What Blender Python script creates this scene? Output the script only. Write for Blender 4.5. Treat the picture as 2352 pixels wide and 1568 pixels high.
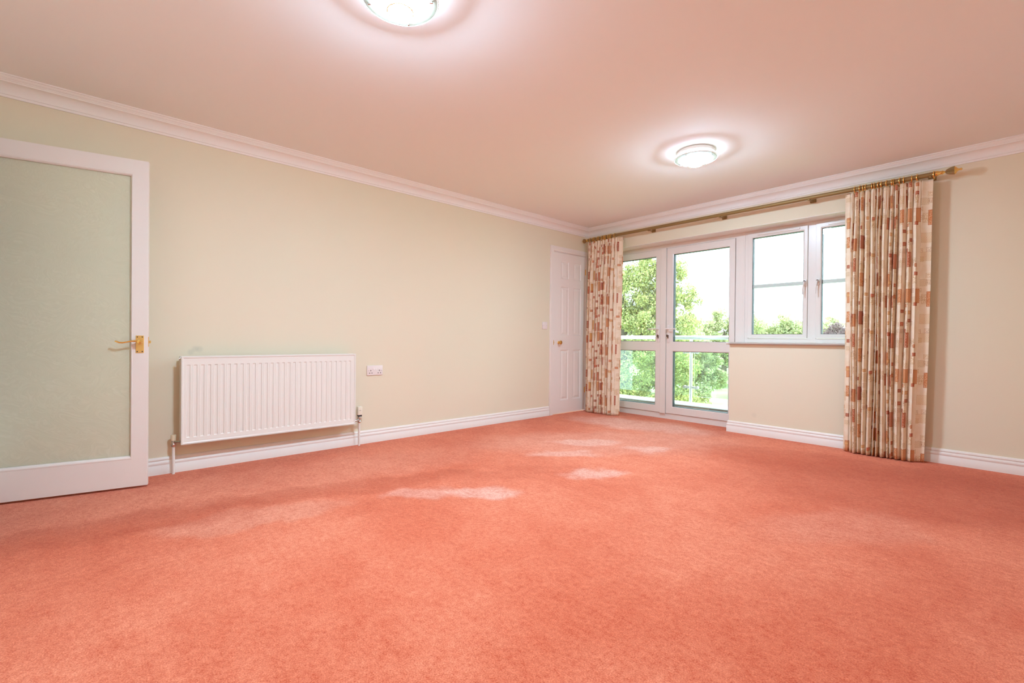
import bpy, bmesh, math, random
from mathutils import Vector, Matrix
random.seed(7)
for o in list(bpy.data.objects): bpy.data.objects.remove(o, do_unlink=True)
S = bpy.context.scene
COL = S.collection
PI = math.pi
H = 2.3574          # ceiling height
RX, RY = 4.27, -5.38  # room size: right wall and back wall

# ------------------------------------------------------------------ camera
cd = bpy.data.cameras.new('camera'); co = bpy.data.objects.new('camera', cd); COL.objects.link(co)
cd.sensor_width = 36.0; cd.lens = 36.0 * 1064.6 / 2352; cd.clip_start = 0.05; cd.clip_end = 400
F = Vector((-0.74100529, 0.67148057, -0.00499998)); R = Vector((0.67143294, 0.74101623, 0.00852979)); U = Vector((-0.00943265, -0.00296347, 0.99995112))
m = Matrix(((R.x, U.x, -F.x, 3.857), (R.y, U.y, -F.y, -4.8172), (R.z, U.z, -F.z, 0.92), (0, 0, 0, 1)))
co.matrix_world = m
S.camera = co

# ------------------------------------------------------------------ world, exposure
SKY = 5.1
LAMP = 295.0
S.view_settings.view_transform = 'Standard'; S.view_settings.look = 'None'
S.view_settings.gamma = 1.0; S.view_settings.use_curve_mapping = False
S.view_settings.exposure = 0.65
w = bpy.data.worlds.new('overcast_sky'); S.world = w; w.use_nodes = True
nt = w.node_tree; nt.nodes.clear()
wo = nt.nodes.new('ShaderNodeOutputWorld'); bg = nt.nodes.new('ShaderNodeBackground')
tc = nt.nodes.new('ShaderNodeTexCoord'); nz = nt.nodes.new('ShaderNodeTexNoise'); cr = nt.nodes.new('ShaderNodeValToRGB')
mp = nt.nodes.new('ShaderNodeMapping'); mp.inputs['Scale'].default_value = (1, 1, 5)
nz.inputs['Scale'].default_value = 2.2; nz.inputs['Detail'].default_value = 5
cr.color_ramp.elements[0].position = .35; cr.color_ramp.elements[0].color = (.64, .86, 1, 1)
cr.color_ramp.elements[1].position = .62; cr.color_ramp.elements[1].color = (.72, .90, 1, 1)
nt.links.new(tc.outputs['Generated'], mp.inputs[0]); nt.links.new(mp.outputs[0], nz.inputs['Vector'])
nt.links.new(nz.outputs['Fac'], cr.inputs[0]); nt.links.new(cr.outputs[0], bg.inputs[0]); nt.links.new(bg.outputs[0], wo.inputs[0])
bg.inputs[1].default_value = SKY
try:
    S.cycles.max_bounces = 14; S.cycles.diffuse_bounces = 8; S.cycles.transparent_max_bounces = 16
    S.cycles.sample_clamp_indirect = 8.0
except Exception: pass

# ------------------------------------------------------------------ materials
MATS = {}
def newmat(name):
    mt = bpy.data.materials.new(name); mt.use_nodes = True; MATS[name] = mt
    n = mt.node_tree; return mt, n, n.nodes['Principled BSDF']
def N(n, t, **kw):
    x = n.nodes.new('ShaderNode' + t)
    for k, v in kw.items(): setattr(x, k, v)
    return x
def L(n, a, b): n.links.new(a, b)
def bump(n, bs, scale, strength, dist=.002, detail=3):
    t = N(n, 'TexCoord'); z = N(n, 'TexNoise'); z.inputs['Scale'].default_value = scale; z.inputs['Detail'].default_value = detail
    b = N(n, 'Bump'); b.inputs['Strength'].default_value = strength; b.inputs['Distance'].default_value = dist
    L(n, t.outputs['Object'], z.inputs['Vector']); L(n, z.outputs['Fac'], b.inputs['Height']); L(n, b.outputs[0], bs.inputs['Normal'])
    return z
def simple(name, col, rough=.5, metal=0, bs=None, spec=.5, vary=0):
    mt, n, b = newmat(name)
    b.inputs['Base Color'].default_value = (*col, 1); b.inputs['Roughness'].default_value = rough
    b.inputs['Metallic'].default_value = metal; b.inputs['Specular IOR Level'].default_value = spec
    if bs: bump(n, b, *bs)
    if vary:
        t = N(n, 'TexCoord'); z = N(n, 'TexNoise'); z.inputs['Scale'].default_value = 3
        r = N(n, 'ValToRGB'); r.color_ramp.elements[0].color = (*[c * (1 - vary) for c in col], 1); r.color_ramp.elements[1].color = (*[min(1, c * (1 + vary)) for c in col], 1)
        L(n, t.outputs['Object'], z.inputs['Vector']); L(n, z.outputs['Fac'], r.inputs[0]); L(n, r.outputs[0], b.inputs['Base Color'])
    return mt
WHITE = simple('white_gloss_paint', (.84, .78, .73), .38, bs=(60, .05, .001), spec=.4)
UPVC = simple('white_upvc', (.78, .725, .68), .28, bs=(20, .02, .001), spec=.4)
PLASTIC = simple('white_plastic', (.82, .75, .72), .3, bs=(40, .02, .001))
RADW = simple('radiator_enamel', (.82, .79, .73), .35, bs=(40, .03, .001))
CREAMP = simple('cream_plastic', (.80, .68, .48), .45, bs=(40, .02, .001))
BRASS = simple('polished_brass', (.86, .56, .18), .2, 1, bs=(30, .03, .001))
BRASSP = simple('satin_brass', (.82, .55, .20), .42, 1, bs=(120, .05, .001))
POLEB = simple('aged_brass', (.29, .185, .065), .48, .35, bs=(60, .06, .001), vary=.12)
CHROME = simple('chrome', (.62, .58, .56), .2, 1, bs=(30, .02, .001))
STEEL = simple('brushed_steel', (.72, .73, .74), .3, 1, bs=(80, .05, .001))
DARK = simple('dark_rubber', (.035, .04, .045), .5, bs=(60, .05, .001))
HOLE = simple('dark_recess', (.03, .02, .02), .8, bs=(60, .05, .001))
CEIL = simple('ceiling_paint', (.86, .85, .845), .85, bs=(250, .05, .001), spec=.2)
CORN = simple('cornice_paint', (.87, .83, .80), .6, bs=(120, .03, .001), spec=.3)
COPING = simple('white_coping', (.85, .85, .84), .6, bs=(50, .1, .002))
BARK = simple('tree_bark', (.16, .12, .09), .9, bs=(12, .6, .03), vary=.3)
LINING = simple('cream_curtain_lining', (.80, .74, .62), .9, bs=(300, .1, .001))
HALLM = simple('hall_paint', (.7, .66, .55), .8, bs=(120, .03, .001))

def wallmat(name, smudge):
    mt, n, b = newmat(name)
    b.inputs['Roughness'].default_value = .85; b.inputs['Specular IOR Level'].default_value = .2
    t = N(n, 'TexCoord'); z = N(n, 'TexNoise'); z.inputs['Scale'].default_value = .9; z.inputs['Detail'].default_value = 2
    r = N(n, 'ValToRGB'); r.color_ramp.elements[0].position = .3; r.color_ramp.elements[1].position = .7
    r.color_ramp.elements[0].color = (.755, .70, .54, 1); r.color_ramp.elements[1].color = (.79, .70, .54, 1)
    L(n, t.outputs['Object'], z.inputs['Vector']); L(n, z.outputs['Fac'], r.inputs[0]); last = r.outputs[0]
    for (p, rad, amt) in smudge:
        d = N(n, 'VectorMath', operation='DISTANCE'); d.inputs[1].default_value = p
        zz = N(n, 'MapRange'); zz.inputs['From Min'].default_value = rad; zz.inputs['From Max'].default_value = rad * .4
        zz.inputs['To Max'].default_value = amt
        mx = N(n, 'MixRGB'); mx.inputs[2].default_value = (.50, .49, .40, 1)
        L(n, t.outputs['Object'], d.inputs[0]); L(n, d.outputs['Value'], zz.inputs['Value']); L(n, zz.outputs[0], mx.inputs[0]); L(n, last, mx.inputs[1]); last = mx.outputs[0]
    L(n, last, b.inputs['Base Color'])
    z2 = N(n, 'TexNoise'); z2.inputs['Scale'].default_value = 160; bp = N(n, 'Bump'); bp.inputs['Strength'].default_value = .12; bp.inputs['Distance'].default_value = .001
    L(n, t.outputs['Object'], z2.inputs['Vector']); L(n, z2.outputs['Fac'], bp.inputs['Height']); L(n, bp.outputs[0], b.inputs['Normal'])
    return mt
WALLL = wallmat('cream_wall_paint_left', [((0, -4.262, .832), .028, .32), ((0, -4.287, .834), .026, .32), ((0, -4.312, .812), .026, .3)])
WALLF = wallmat('cream_wall_paint', [((2.088, 0, .195), .03, .18)])

def carpetmat():
    mt, n, b = newmat('salmon_carpet')
    b.inputs['Roughness'].default_value = 1; b.inputs['Specular IOR Level'].default_value = .1
    b.inputs['Sheen Weight'].default_value = .2; b.inputs['Sheen Roughness'].default_value = .4; b.inputs['Sheen Tint'].default_value = (1, .85, .8, 1)
    t = N(n, 'TexCoord'); P = t.outputs['Object']
    # warped position so that the brushed patches and painted window sheen have soft ragged edges
    wn = N(n, 'TexNoise'); wn.inputs['Scale'].default_value = 3.5; wn.inputs['Detail'].default_value = 4
    ws = N(n, 'VectorMath', operation='SUBTRACT'); ws.inputs[1].default_value = (.5, .5, .5)
    wm = N(n, 'VectorMath', operation='SCALE'); wm.inputs['Scale'].default_value = .42
    wa = N(n, 'VectorMath', operation='ADD')
    L(n, P, wn.inputs['Vector']); L(n, wn.outputs['Color'], ws.inputs[0]); L(n, ws.outputs[0], wm.inputs[0]); L(n, wm.outputs[0], wa.inputs[0]); L(n, P, wa.inputs[1])
    # broad pile shading
    zb = N(n, 'TexNoise'); zb.inputs['Scale'].default_value = 1.3; zb.inputs['Detail'].default_value = 3
    rb = N(n, 'ValToRGB'); rb.color_ramp.elements[0].position = .36; rb.color_ramp.elements[1].position = .62
    rb.color_ramp.elements[0].color = (.68, .142, .072, 1); rb.color_ramp.elements[1].color = (.77, .196, .108, 1)
    L(n, P, zb.inputs['Vector']); L(n, zb.outputs['Fac'], rb.inputs[0]); last = rb.outputs[0]
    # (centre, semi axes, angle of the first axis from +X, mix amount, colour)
    SHEEN = (.82, .42, .34, 1); DK = (.50, .080, .036, 1); MD = (.76, .26, .17, 1)  # palest tone: window sheen on brushed pile, put into the carpet colour
    pat = [((1.35, -1.35), (1.1, .42), 52, .45, (.78, .31, .22, 1)), ((1.25, -1.52), (.27, .12), 50, .55, SHEEN), ((1.38, -1.98), (.26, .10), 50, .5, SHEEN), ((1.73, -1.31), (.17, .09), 50, .5, SHEEN),  # first entry: broad window sheen by the balcony doors, painted in
           ((1.89, -2.24), (.18, .12), 50, .6, SHEEN), ((1.69, -3.06), (.20, .11), 50, .6, SHEEN), ((1.44, -3.33), (.20, .10), 50, .4, SHEEN),
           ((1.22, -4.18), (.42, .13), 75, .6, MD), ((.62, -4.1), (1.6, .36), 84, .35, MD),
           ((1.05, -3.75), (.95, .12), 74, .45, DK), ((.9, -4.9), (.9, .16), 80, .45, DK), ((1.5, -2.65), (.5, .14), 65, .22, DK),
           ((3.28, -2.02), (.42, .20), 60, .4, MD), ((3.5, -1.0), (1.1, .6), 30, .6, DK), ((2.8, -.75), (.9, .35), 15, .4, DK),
           ((1.05, -.42), (.75, .28), 12, .5, SHEEN)]  # window sheen in front of the balcony doors, painted into the pile
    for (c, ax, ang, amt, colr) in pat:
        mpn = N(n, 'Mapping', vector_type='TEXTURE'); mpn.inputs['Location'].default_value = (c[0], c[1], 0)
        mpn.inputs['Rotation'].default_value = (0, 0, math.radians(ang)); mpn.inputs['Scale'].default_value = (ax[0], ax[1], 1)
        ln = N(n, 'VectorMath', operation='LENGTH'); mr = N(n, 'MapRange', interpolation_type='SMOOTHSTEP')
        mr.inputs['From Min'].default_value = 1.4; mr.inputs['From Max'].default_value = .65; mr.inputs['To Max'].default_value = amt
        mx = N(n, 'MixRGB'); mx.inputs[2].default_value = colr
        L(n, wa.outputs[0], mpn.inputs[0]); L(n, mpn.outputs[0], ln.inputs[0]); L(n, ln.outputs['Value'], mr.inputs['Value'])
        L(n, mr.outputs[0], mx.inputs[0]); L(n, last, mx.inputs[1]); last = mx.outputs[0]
    # pile: fine tufts and short streaks
    z1 = N(n, 'TexNoise'); z1.inputs['Scale'].default_value = 48; z1.inputs['Detail'].default_value = 7; z1.inputs['Roughness'].default_value = .75
    z3 = N(n, 'TexNoise'); z3.inputs['Scale'].default_value = 230; z3.inputs['Detail'].default_value = 4
    L(n, P, z1.inputs['Vector']); L(n, P, z3.inputs['Vector'])
    ad = N(n, 'Math', operation='ADD'); L(n, z1.outputs['Fac'], ad.inputs[0]); L(n, z3.outputs['Fac'], ad.inputs[1])
    mr = N(n, 'MapRange'); mr.inputs['From Min'].default_value = .72; mr.inputs['From Max'].default_value = 1.28; mr.inputs['To Min'].default_value = .0; mr.inputs['To Max'].default_value = 1.0
    L(n, ad.outputs[0], mr.inputs['Value'])
    z4 = N(n, 'TexNoise'); z4.inputs['Scale'].default_value = 11; z4.inputs['Detail'].default_value = 4; L(n, P, z4.inputs['Vector'])
    m4 = N(n, 'Math', operation='MULTIPLY_ADD'); m4.inputs[1].default_value = .55; m4.inputs[2].default_value = -.275; L(n, z4.outputs['Fac'], m4.inputs[0])
    a4 = N(n, 'Math', operation='ADD'); L(n, mr.outputs[0], a4.inputs[0]); L(n, m4.outputs[0], a4.inputs[1])
    hr = N(n, 'ValToRGB'); hr.color_ramp.elements[0].color = (.74, .45, .32, 1); hr.color_ramp.elements[1].color = (1.20, 1.66, 1.76, 1)
    vm = N(n, 'VectorMath', operation='MULTIPLY'); L(n, a4.outputs[0], hr.inputs[0]); L(n, last, vm.inputs[0]); L(n, hr.outputs[0], vm.inputs[1]); L(n, vm.outputs[0], b.inputs['Base Color'])
    bp = N(n, 'Bump'); bp.inputs['Strength'].default_value = .6; bp.inputs['Distance'].default_value = .006
    L(n, ad.outputs[0], bp.inputs['Height']); L(n, bp.outputs[0], b.inputs['Normal'])
    return mt
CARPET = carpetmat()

def glassmat(name, tint=(1, 1, 1)):
    mt = bpy.data.materials.new(name); mt.use_nodes = True; n = mt.node_tree; n.nodes.clear()
    o = N(n, 'OutputMaterial'); mx = N(n, 'MixShader'); tr = N(n, 'BsdfTransparent'); gl = N(n, 'BsdfGlossy'); fr = N(n, 'Fresnel')
    tr.inputs[0].default_value = (*tint, 1); gl.inputs['Roughness'].default_value = .01; fr.inputs[0].default_value = 1.45
    L(n, fr.outputs[0], mx.inputs[0]); L(n, tr.outputs[0], mx.inputs[1]); L(n, gl.outputs[0], mx.inputs[2]); L(n, mx.outputs[0], o.inputs[0])
    return mt
GLASS = glassmat('clear_glass', (.97, .99, .98)); BGLASS = glassmat('balcony_glass', (.88, .95, .93))

def obscure():
    mt = bpy.data.materials.new('obscured_textured_glass'); mt.use_nodes = True; n = mt.node_tree; n.nodes.clear()
    o = N(n, 'OutputMaterial'); mx = N(n, 'MixShader'); mx.inputs[0].default_value = .42
    b = N(n, 'BsdfPrincipled'); rf = N(n, 'BsdfTranslucent'); rf.inputs[0].default_value = (.92, .95, .84, 1)
    t = N(n, 'TexCoord'); mp = N(n, 'Mapping'); mp.inputs['Scale'].default_value = (1, 1, .45)
    wn = N(n, 'TexNoise'); wn.inputs['Scale'].default_value = 3.2; wn.inputs['Detail'].default_value = 1.5; wn.inputs['Distortion'].default_value = 1.4
    rot = N(n, 'VectorRotate', rotation_type='AXIS_ANGLE'); rot.inputs['Axis'].default_value = (1, 0, 0)
    ma = N(n, 'Math', operation='MULTIPLY'); ma.inputs[1].default_value = 3.5
    L(n, t.outputs['Object'], wn.inputs['Vector']); L(n, wn.outputs['Fac'], ma.inputs[0]); L(n, ma.outputs[0], rot.inputs['Angle'])
    L(n, t.outputs['Object'], rot.inputs['Vector'])
    st = N(n, 'Mapping'); st.inputs['Scale'].default_value = (30, 130, 14); L(n, rot.outputs[0], st.inputs[0])
    z = N(n, 'TexNoise'); z.inputs['Scale'].default_value = 1; z.inputs['Detail'].default_value = 3; L(n, st.outputs[0], z.inputs['Vector'])
    r = N(n, 'ValToRGB'); r.color_ramp.elements[0].position = .42; r.color_ramp.elements[1].position = .72
    r.color_ramp.elements[0].color = (.80, .80, .66, 1); r.color_ramp.elements[1].color = (.90, .90, .76, 1)
    L(n, z.outputs['Fac'], r.inputs[0]); L(n, r.outputs[0], b.inputs['Base Color'])
    b.inputs['Roughness'].default_value = .35
    bp = N(n, 'Bump'); bp.inputs['Strength'].default_value = .35; bp.inputs['Distance'].default_value = .002
    L(n, z.outputs['Fac'], bp.inputs['Height']); L(n, bp.outputs[0], b.inputs['Normal'])
    L(n, b.outputs[0], mx.inputs[1]); L(n, rf.outputs[0], mx.inputs[2]); L(n, mx.outputs[0], o.inputs[0])
    return mt
OBS = obscure()

def emis(name, col, s):
    mt = bpy.data.materials.new(name); mt.use_nodes = True; n = mt.node_tree; n.nodes.clear()
    o = N(n, 'OutputMaterial'); e = N(n, 'Emission'); e.inputs[0].default_value = (*col, 1); e.inputs[1].default_value = s
    L(n, e.outputs[0], o.inputs[0]); return mt
BOWL = emis('lit_opal_glass', (.54, .79, 1), LAMP)
GLOW = emis('ceiling_fill_glow', (.60, .80, 1), 16.0)  # added glow that fills the shadow ring on the ceiling
BOWL2 = emis('lit_opal_glass_by_window', (.54, .79, 1), LAMP * .80)
DISH = simple('frosted_dish_glass', (.38, .39, .31), .25, bs=(30, .03, .001))
_n = DISH.node_tree; _o = _n.nodes['Material Output']; _b = _n.nodes['Principled BSDF']   # the dish lets part of the light through
_t = N(_n, 'BsdfTransparent'); _m = N(_n, 'MixShader'); _m.inputs[0].default_value = .12
L(_n, _b.outputs[0], _m.inputs[1]); L(_n, _t.outputs[0], _m.inputs[2]); L(_n, _m.outputs[0], _o.inputs[0])
DISHR = simple('pale_glass_edge', (.90, .92, .84), .2, bs=(30, .03, .001))

def curtainmat():
    mt, n, b = newmat('printed_curtain_cotton')
    b.inputs['Roughness'].default_value = .9; b.inputs['Specular IOR Level'].default_value = .15
    uvn = N(n, 'UVMap'); sp = N(n, 'SeparateXYZ'); L(n, uvn.outputs[0], sp.inputs[0])
    fr = N(n, 'Math', operation='FRACT'); dv = N(n, 'Math', operation='DIVIDE'); dv.inputs[1].default_value = .62
    ml = N(n, 'Math', operation='MULTIPLY'); ml.inputs[1].default_value = .62
    L(n, sp.outputs[1], dv.inputs[0]); L(n, dv.outputs[0], fr.inputs[0]); L(n, fr.outputs[0], ml.inputs[0])
    cb = N(n, 'CombineXYZ'); L(n, sp.outputs[0], cb.inputs[0]); L(n, ml.outputs[0], cb.inputs[1]); UV = cb.outputs[0]
    def M(op, a, bb=None, clamp=False):
        x = N(n, 'Math', operation=op); x.use_clamp = clamp
        for i, v in enumerate((a, bb)):
            if v is None: continue
            if isinstance(v, (int, float)): x.inputs[i].default_value = v
            else: L(n, v, x.inputs[i])
        return x.outputs[0]
    zc = N(n, 'TexNoise'); zc.inputs['Scale'].default_value = 18; zc.inputs['Detail'].default_value = 4
    rc = N(n, 'ValToRGB'); rc.color_ramp.elements[0].position = .3; rc.color_ramp.elements[1].position = .7
    rc.color_ramp.elements[0].color = (.85, .68, .49, 1); rc.color_ramp.elements[1].color = (.90, .78, .63, 1)
    L(n, UV, zc.inputs['Vector']); L(n, zc.outputs['Fac'], rc.inputs[0]); last = rc.outputs[0]
    def layer(last, cx, cy, seed, prob, w0, h0, cols, outline=False, scrib=55):
        sc = N(n, 'VectorMath', operation='DIVIDE'); sc.inputs[1].default_value = (cx, cy, 1); L(n, UV, sc.inputs[0])
        fl = N(n, 'VectorMath', operation='FLOOR'); L(n, sc.outputs[0], fl.inputs[0])
        lo = N(n, 'VectorMath', operation='FRACTION'); L(n, sc.outputs[0], lo.inputs[0])
        ad = N(n, 'VectorMath', operation='ADD'); ad.inputs[1].default_value = (0, 0, seed); L(n, fl.outputs[0], ad.inputs[0])
        wn = N(n, 'TexWhiteNoise', noise_dimensions='3D'); L(n, ad.outputs[0], wn.inputs['Vector'])
        rs = N(n, 'SeparateColor'); L(n, wn.outputs['Color'], rs.inputs[0]); ls = N(n, 'SeparateXYZ'); L(n, lo.outputs[0], ls.inputs[0])
        keep = M('LESS_THAN', wn.outputs['Value'], prob)
        wdt = M('ADD', M('MULTIPLY', rs.outputs[2], w0 * .35), w0 * .75)
        hgt = M('ADD', M('MULTIPLY', rs.outputs[0], h0 * .5), h0 * .6)
        ax = M('MULTIPLY', rs.outputs[0], M('SUBTRACT', 1.0, wdt)); ay = M('MULTIPLY', rs.outputs[1], M('SUBTRACT', 1.0, hgt))
        dx = M('ABSOLUTE', M('SUBTRACT', M('SUBTRACT', ls.outputs[0], ax), M('MULTIPLY', wdt, .5)))
        dy = M('ABSOLUTE', M('SUBTRACT', M('SUBTRACT', ls.outputs[1], ay), M('MULTIPLY', hgt, .5)))
        ex = M('MULTIPLY', M('SUBTRACT', M('MULTIPLY', wdt, .5), dx), cx); ey = M('MULTIPLY', M('SUBTRACT', M('MULTIPLY', hgt, .5), dy), cy)
        e = M('MINIMUM', ex, ey)                       # distance to the block's edge in metres
        mask = M('MULTIPLY', M('GREATER_THAN', e, 0), keep)
        border = M('MULTIPLY', M('LESS_THAN', e, .0022), M('GREATER_THAN', e, 0))
        # drawn motif: rings / diamonds / scribble around the block centre
        dia = M('ADD', M('MULTIPLY', dx, cx * 1.3), M('MULTIPLY', dy, cy))
        rings = M('GREATER_THAN', M('SINE', M('MULTIPLY', dia, 520)), .55)
        vo = N(n, 'TexVoronoi', feature='DISTANCE_TO_EDGE'); vo.inputs['Scale'].default_value = scrib; L(n, UV, vo.inputs['Vector'])
        scr = M('LESS_THAN', vo.outputs['Distance'], .07)
        pick = M('GREATER_THAN', rs.outputs[2], .5)
        line = M('ADD', M('MULTIPLY', rings, pick), M('MULTIPLY', scr, M('SUBTRACT', 1.0, pick)), True)
        line = M('MULTIPLY', line, M('GREATER_THAN', e, .004))
        rm = N(n, 'ValToRGB'); rm.color_ramp.interpolation = 'CONSTANT'
        els = rm.color_ramp.elements
        while len(els) < len(cols): els.new(.5)
        for i, c in enumerate(cols): els[i].position = i / len(cols); els[i].color = (*c, 1)
        L(n, rs.outputs[1], rm.inputs[0])
        if outline:
            fac = M('MULTIPLY', M('MULTIPLY', M('ADD', border, line, True), mask), .75)
            fill = N(n, 'MixRGB'); L(n, M('MULTIPLY', mask, .28), fill.inputs[0]); L(n, last, fill.inputs[1]); fill.inputs[2].default_value = (.86, .62, .36, 1)
            mx = N(n, 'MixRGB'); L(n, fac, mx.inputs[0]); L(n, fill.outputs[0], mx.inputs[1]); L(n, rm.outputs[0], mx.inputs[2]); return mx.outputs[0]
        lc = N(n, 'MixRGB'); L(n, M('MULTIPLY', line, .5), lc.inputs[0]); L(n, rm.outputs[0], lc.inputs[1]); lc.inputs[2].default_value = (.86, .62, .42, 1)
        dk = N(n, 'MixRGB', blend_type='MULTIPLY'); L(n, M('MULTIPLY', border, .5), dk.inputs[0]); L(n, lc.outputs[0], dk.inputs[1]); dk.inputs[2].default_value = (.5, .35, .3, 1)
        mx = N(n, 'MixRGB'); L(n, M('MULTIPLY', mask, .92), mx.inputs[0]); L(n, last, mx.inputs[1]); L(n, dk.outputs[0], mx.inputs[2]); return mx.outputs[0]
    tans = [(.50, .34, .17), (.58, .36, .16), (.50, .30, .18)]
    reds = [(.50, .10, .03), (.60, .20, .06), (.62, .26, .03), (.40, .07, .03), (.64, .24, .08)]
    small = [(.60, .21, .08), (.52, .10, .04), (.70, .37, .15), (.42, .08, .03)]
    last = layer(last, .105, .155, 3.3, .6, .6, .55, tans, True, 60)
    last = layer(last, .052, .062, 11.7, .36, .75, .8, tans, True, 95)
    last = layer(last, .112, .155, 21.1, .38, .66, .95, reds, False, 75)
    last = layer(last, .056, .0775, 31.9, .17, .75, .55, small, False, 110)
    L(n, last, b.inputs['Base Color'])
    z = N(n, 'TexNoise'); z.inputs['Scale'].default_value = 500; bp = N(n, 'Bump'); bp.inputs['Strength'].default_value = .15; bp.inputs['Distance'].default_value = .001
    L(n, uvn.outputs[0], z.inputs['Vector']); L(n, z.outputs['Fac'], bp.inputs['Height']); L(n, bp.outputs[0], b.inputs['Normal'])
    tr = N(n, 'BsdfTranslucent'); mx = N(n, 'MixShader'); mx.inputs[0].default_value = .07; out = n.nodes['Material Output']
    L(n, last, tr.inputs[0]); L(n, b.outputs[0], mx.inputs[1]); L(n, tr.outputs[0], mx.inputs[2]); L(n, mx.outputs[0], out.inputs[0])
    return mt
CURT = curtainmat()

def leafmat(name, c0, c1, c2):
    mt = bpy.data.materials.new(name); mt.use_nodes = True; n = mt.node_tree; n.nodes.clear()
    o = N(n, 'OutputMaterial'); g = N(n, 'NewGeometry'); r = N(n, 'ValToRGB')
    r.color_ramp.elements[0].color = (*c0, 1); r.color_ramp.elements[1].color = (*c2, 1); e = r.color_ramp.elements.new(.5); e.color = (*c1, 1)
    d = N(n, 'BsdfDiffuse'); t = N(n, 'BsdfTranslucent'); mx = N(n, 'MixShader'); mx.inputs[0].default_value = .4
    L(n, g.outputs['Random Per Island'], r.inputs[0]); L(n, r.outputs[0], d.inputs[0]); L(n, r.outputs[0], t.inputs[0])
    L(n, d.outputs[0], mx.inputs[1]); L(n, t.outputs[0], mx.inputs[2]); L(n, mx.outputs[0], o.inputs[0]); return mt
LEAF_A = leafmat('green_leaves', (.24, .27, .13), (.46, .47, .20), (.76, .70, .30))
LEAF_B = leafmat('pale_leaves', (.33, .35, .20), (.55, .55, .30), (.80, .75, .44))
LEAF_C = leafmat('copper_leaves', (.15, .09, .10), (.26, .17, .17), (.36, .25, .25))

def lawnmat():
    mt, n, b = newmat('lawn_grass'); b.inputs['Roughness'].default_value = .9
    t = N(n, 'TexCoord'); z = N(n, 'TexNoise'); z.inputs['Scale'].default_value = .5; z.inputs['Detail'].default_value = 6
    r = N(n, 'ValToRGB'); r.color_ramp.elements[0].position = .3; r.color_ramp.elements[1].position = .7
    r.color_ramp.elements[0].color = (.22, .36, .10, 1); r.color_ramp.elements[1].color = (.46, .58, .22, 1)
    L(n, t.outputs['Object'], z.inputs['Vector']); L(n, z.outputs['Fac'], r.inputs[0]); L(n, r.outputs[0], b.inputs['Base Color']); return mt
LAWN = lawnmat()
def brickmat():
    mt, n, b = newmat('buff_stone_blocks'); b.inputs['Roughness'].default_value = .9
    t = N(n, 'TexCoord'); mp = N(n, 'Mapping'); mp.inputs['Rotation'].default_value = (PI / 2, 0, 0)
    br = N(n, 'TexBrick'); br.inputs['Scale'].default_value = 1; br.inputs['Brick Width'].default_value = .22; br.inputs['Row Height'].default_value = .10
    br.inputs['Mortar Size'].default_value = .003; br.inputs['Color1'].default_value = (.10, .09, .08, 1); br.inputs['Color2'].default_value = (.19, .155, .12, 1); br.inputs['Mortar'].default_value = (.2, .18, .16, 1)
    L(n, t.outputs['Object'], mp.inputs[0]); L(n, mp.outputs[0], br.inputs['Vector']); L(n, br.outputs[0], b.inputs['Base Color']); return mt
STONE = brickmat()

# ------------------------------------------------------------------ mesh helpers
def box(bm, x0, y0, z0, x1, y1, z1, bev=0, seg=1):
    vs = [bm.verts.new((x, y, z)) for x in (x0, x1) for y in (y0, y1) for z in (z0, z1)]
    idx = [(0, 1, 3, 2), (4, 6, 7, 5), (0, 4, 5, 1), (2, 3, 7, 6), (0, 2, 6, 4), (1, 5, 7, 3)]
    fs = [bm.faces.new([vs[i] for i in f]) for f in idx]
    if bev:
        es = list({e for f in fs for e in f.edges})
        bmesh.ops.bevel(bm, geom=es, offset=bev, segments=seg, affect='EDGES', profile=.5)
def loft(bm, rings, closed=True, caps=True, loop=False):
    V = [[bm.verts.new(p) for p in r] for r in rings]; n = len(V[0])
    pairs = list(zip(V, V[1:])) + ([(V[-1], V[0])] if loop else [])
    for a, b in pairs:
        for i in range(n if closed else n - 1):
            j = (i + 1) % n
            try: bm.faces.new((a[i], a[j], b[j], b[i]))
            except ValueError: pass
    if caps and not loop and closed:
        bm.faces.new(list(reversed(V[0]))); bm.faces.new(V[-1])
def frame_of(d):
    d = d.normalized(); a = Vector((0, 0, 1)) if abs(d.z) < .9 else Vector((1, 0, 0))
    x = d.cross(a).normalized(); return x, d.cross(x).normalized()
def tube(bm, pts, rad, seg=12, flat=1.0):
    pts = [Vector(p) for p in pts]; rads = rad if isinstance(rad, (list, tuple)) else [rad] * len(pts)
    x0, y0 = frame_of(pts[1] - pts[0]); rings = []
    for i, p in enumerate(pts):
        d = (pts[min(i + 1, len(pts) - 1)] - pts[max(i - 1, 0)]).normalized()
        x = (x0 - d * x0.dot(d)).normalized(); y = d.cross(x)
        rings.append([p + (x * math.cos(2 * PI * k / seg) + y * math.sin(2 * PI * k / seg) * flat) * rads[i] for k in range(seg)])
        x0 = x
    loft(bm, rings)
def lathe(bm, prof, origin, axis=(0, 0, 1), seg=32):
    o = Vector(origin); d = Vector(axis).normalized(); x, y = frame_of(d)
    rings = [[o + d * h + (x * math.cos(2 * PI * k / seg) + y * math.sin(2 * PI * k / seg)) * max(r, 1e-4) for k in range(seg)] for r, h in prof]
    loft(bm, rings)
def torus(bm, c, R0, r0, axis=(1, 0, 0), seg=28, s2=10, sx=1):
    c = Vector(c); d = Vector(axis).normalized(); x, y = frame_of(d); rings = []
    for k in range(seg):
        a = 2 * PI * k / seg; e = x * math.cos(a) + y * math.sin(a)
        rings.append([c + e * (R0 + r0 * math.cos(2 * PI * j / s2)) + d * r0 * sx * math.sin(2 * PI * j / s2) for j in range(s2)])
    loft(bm, rings, loop=True)
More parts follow.
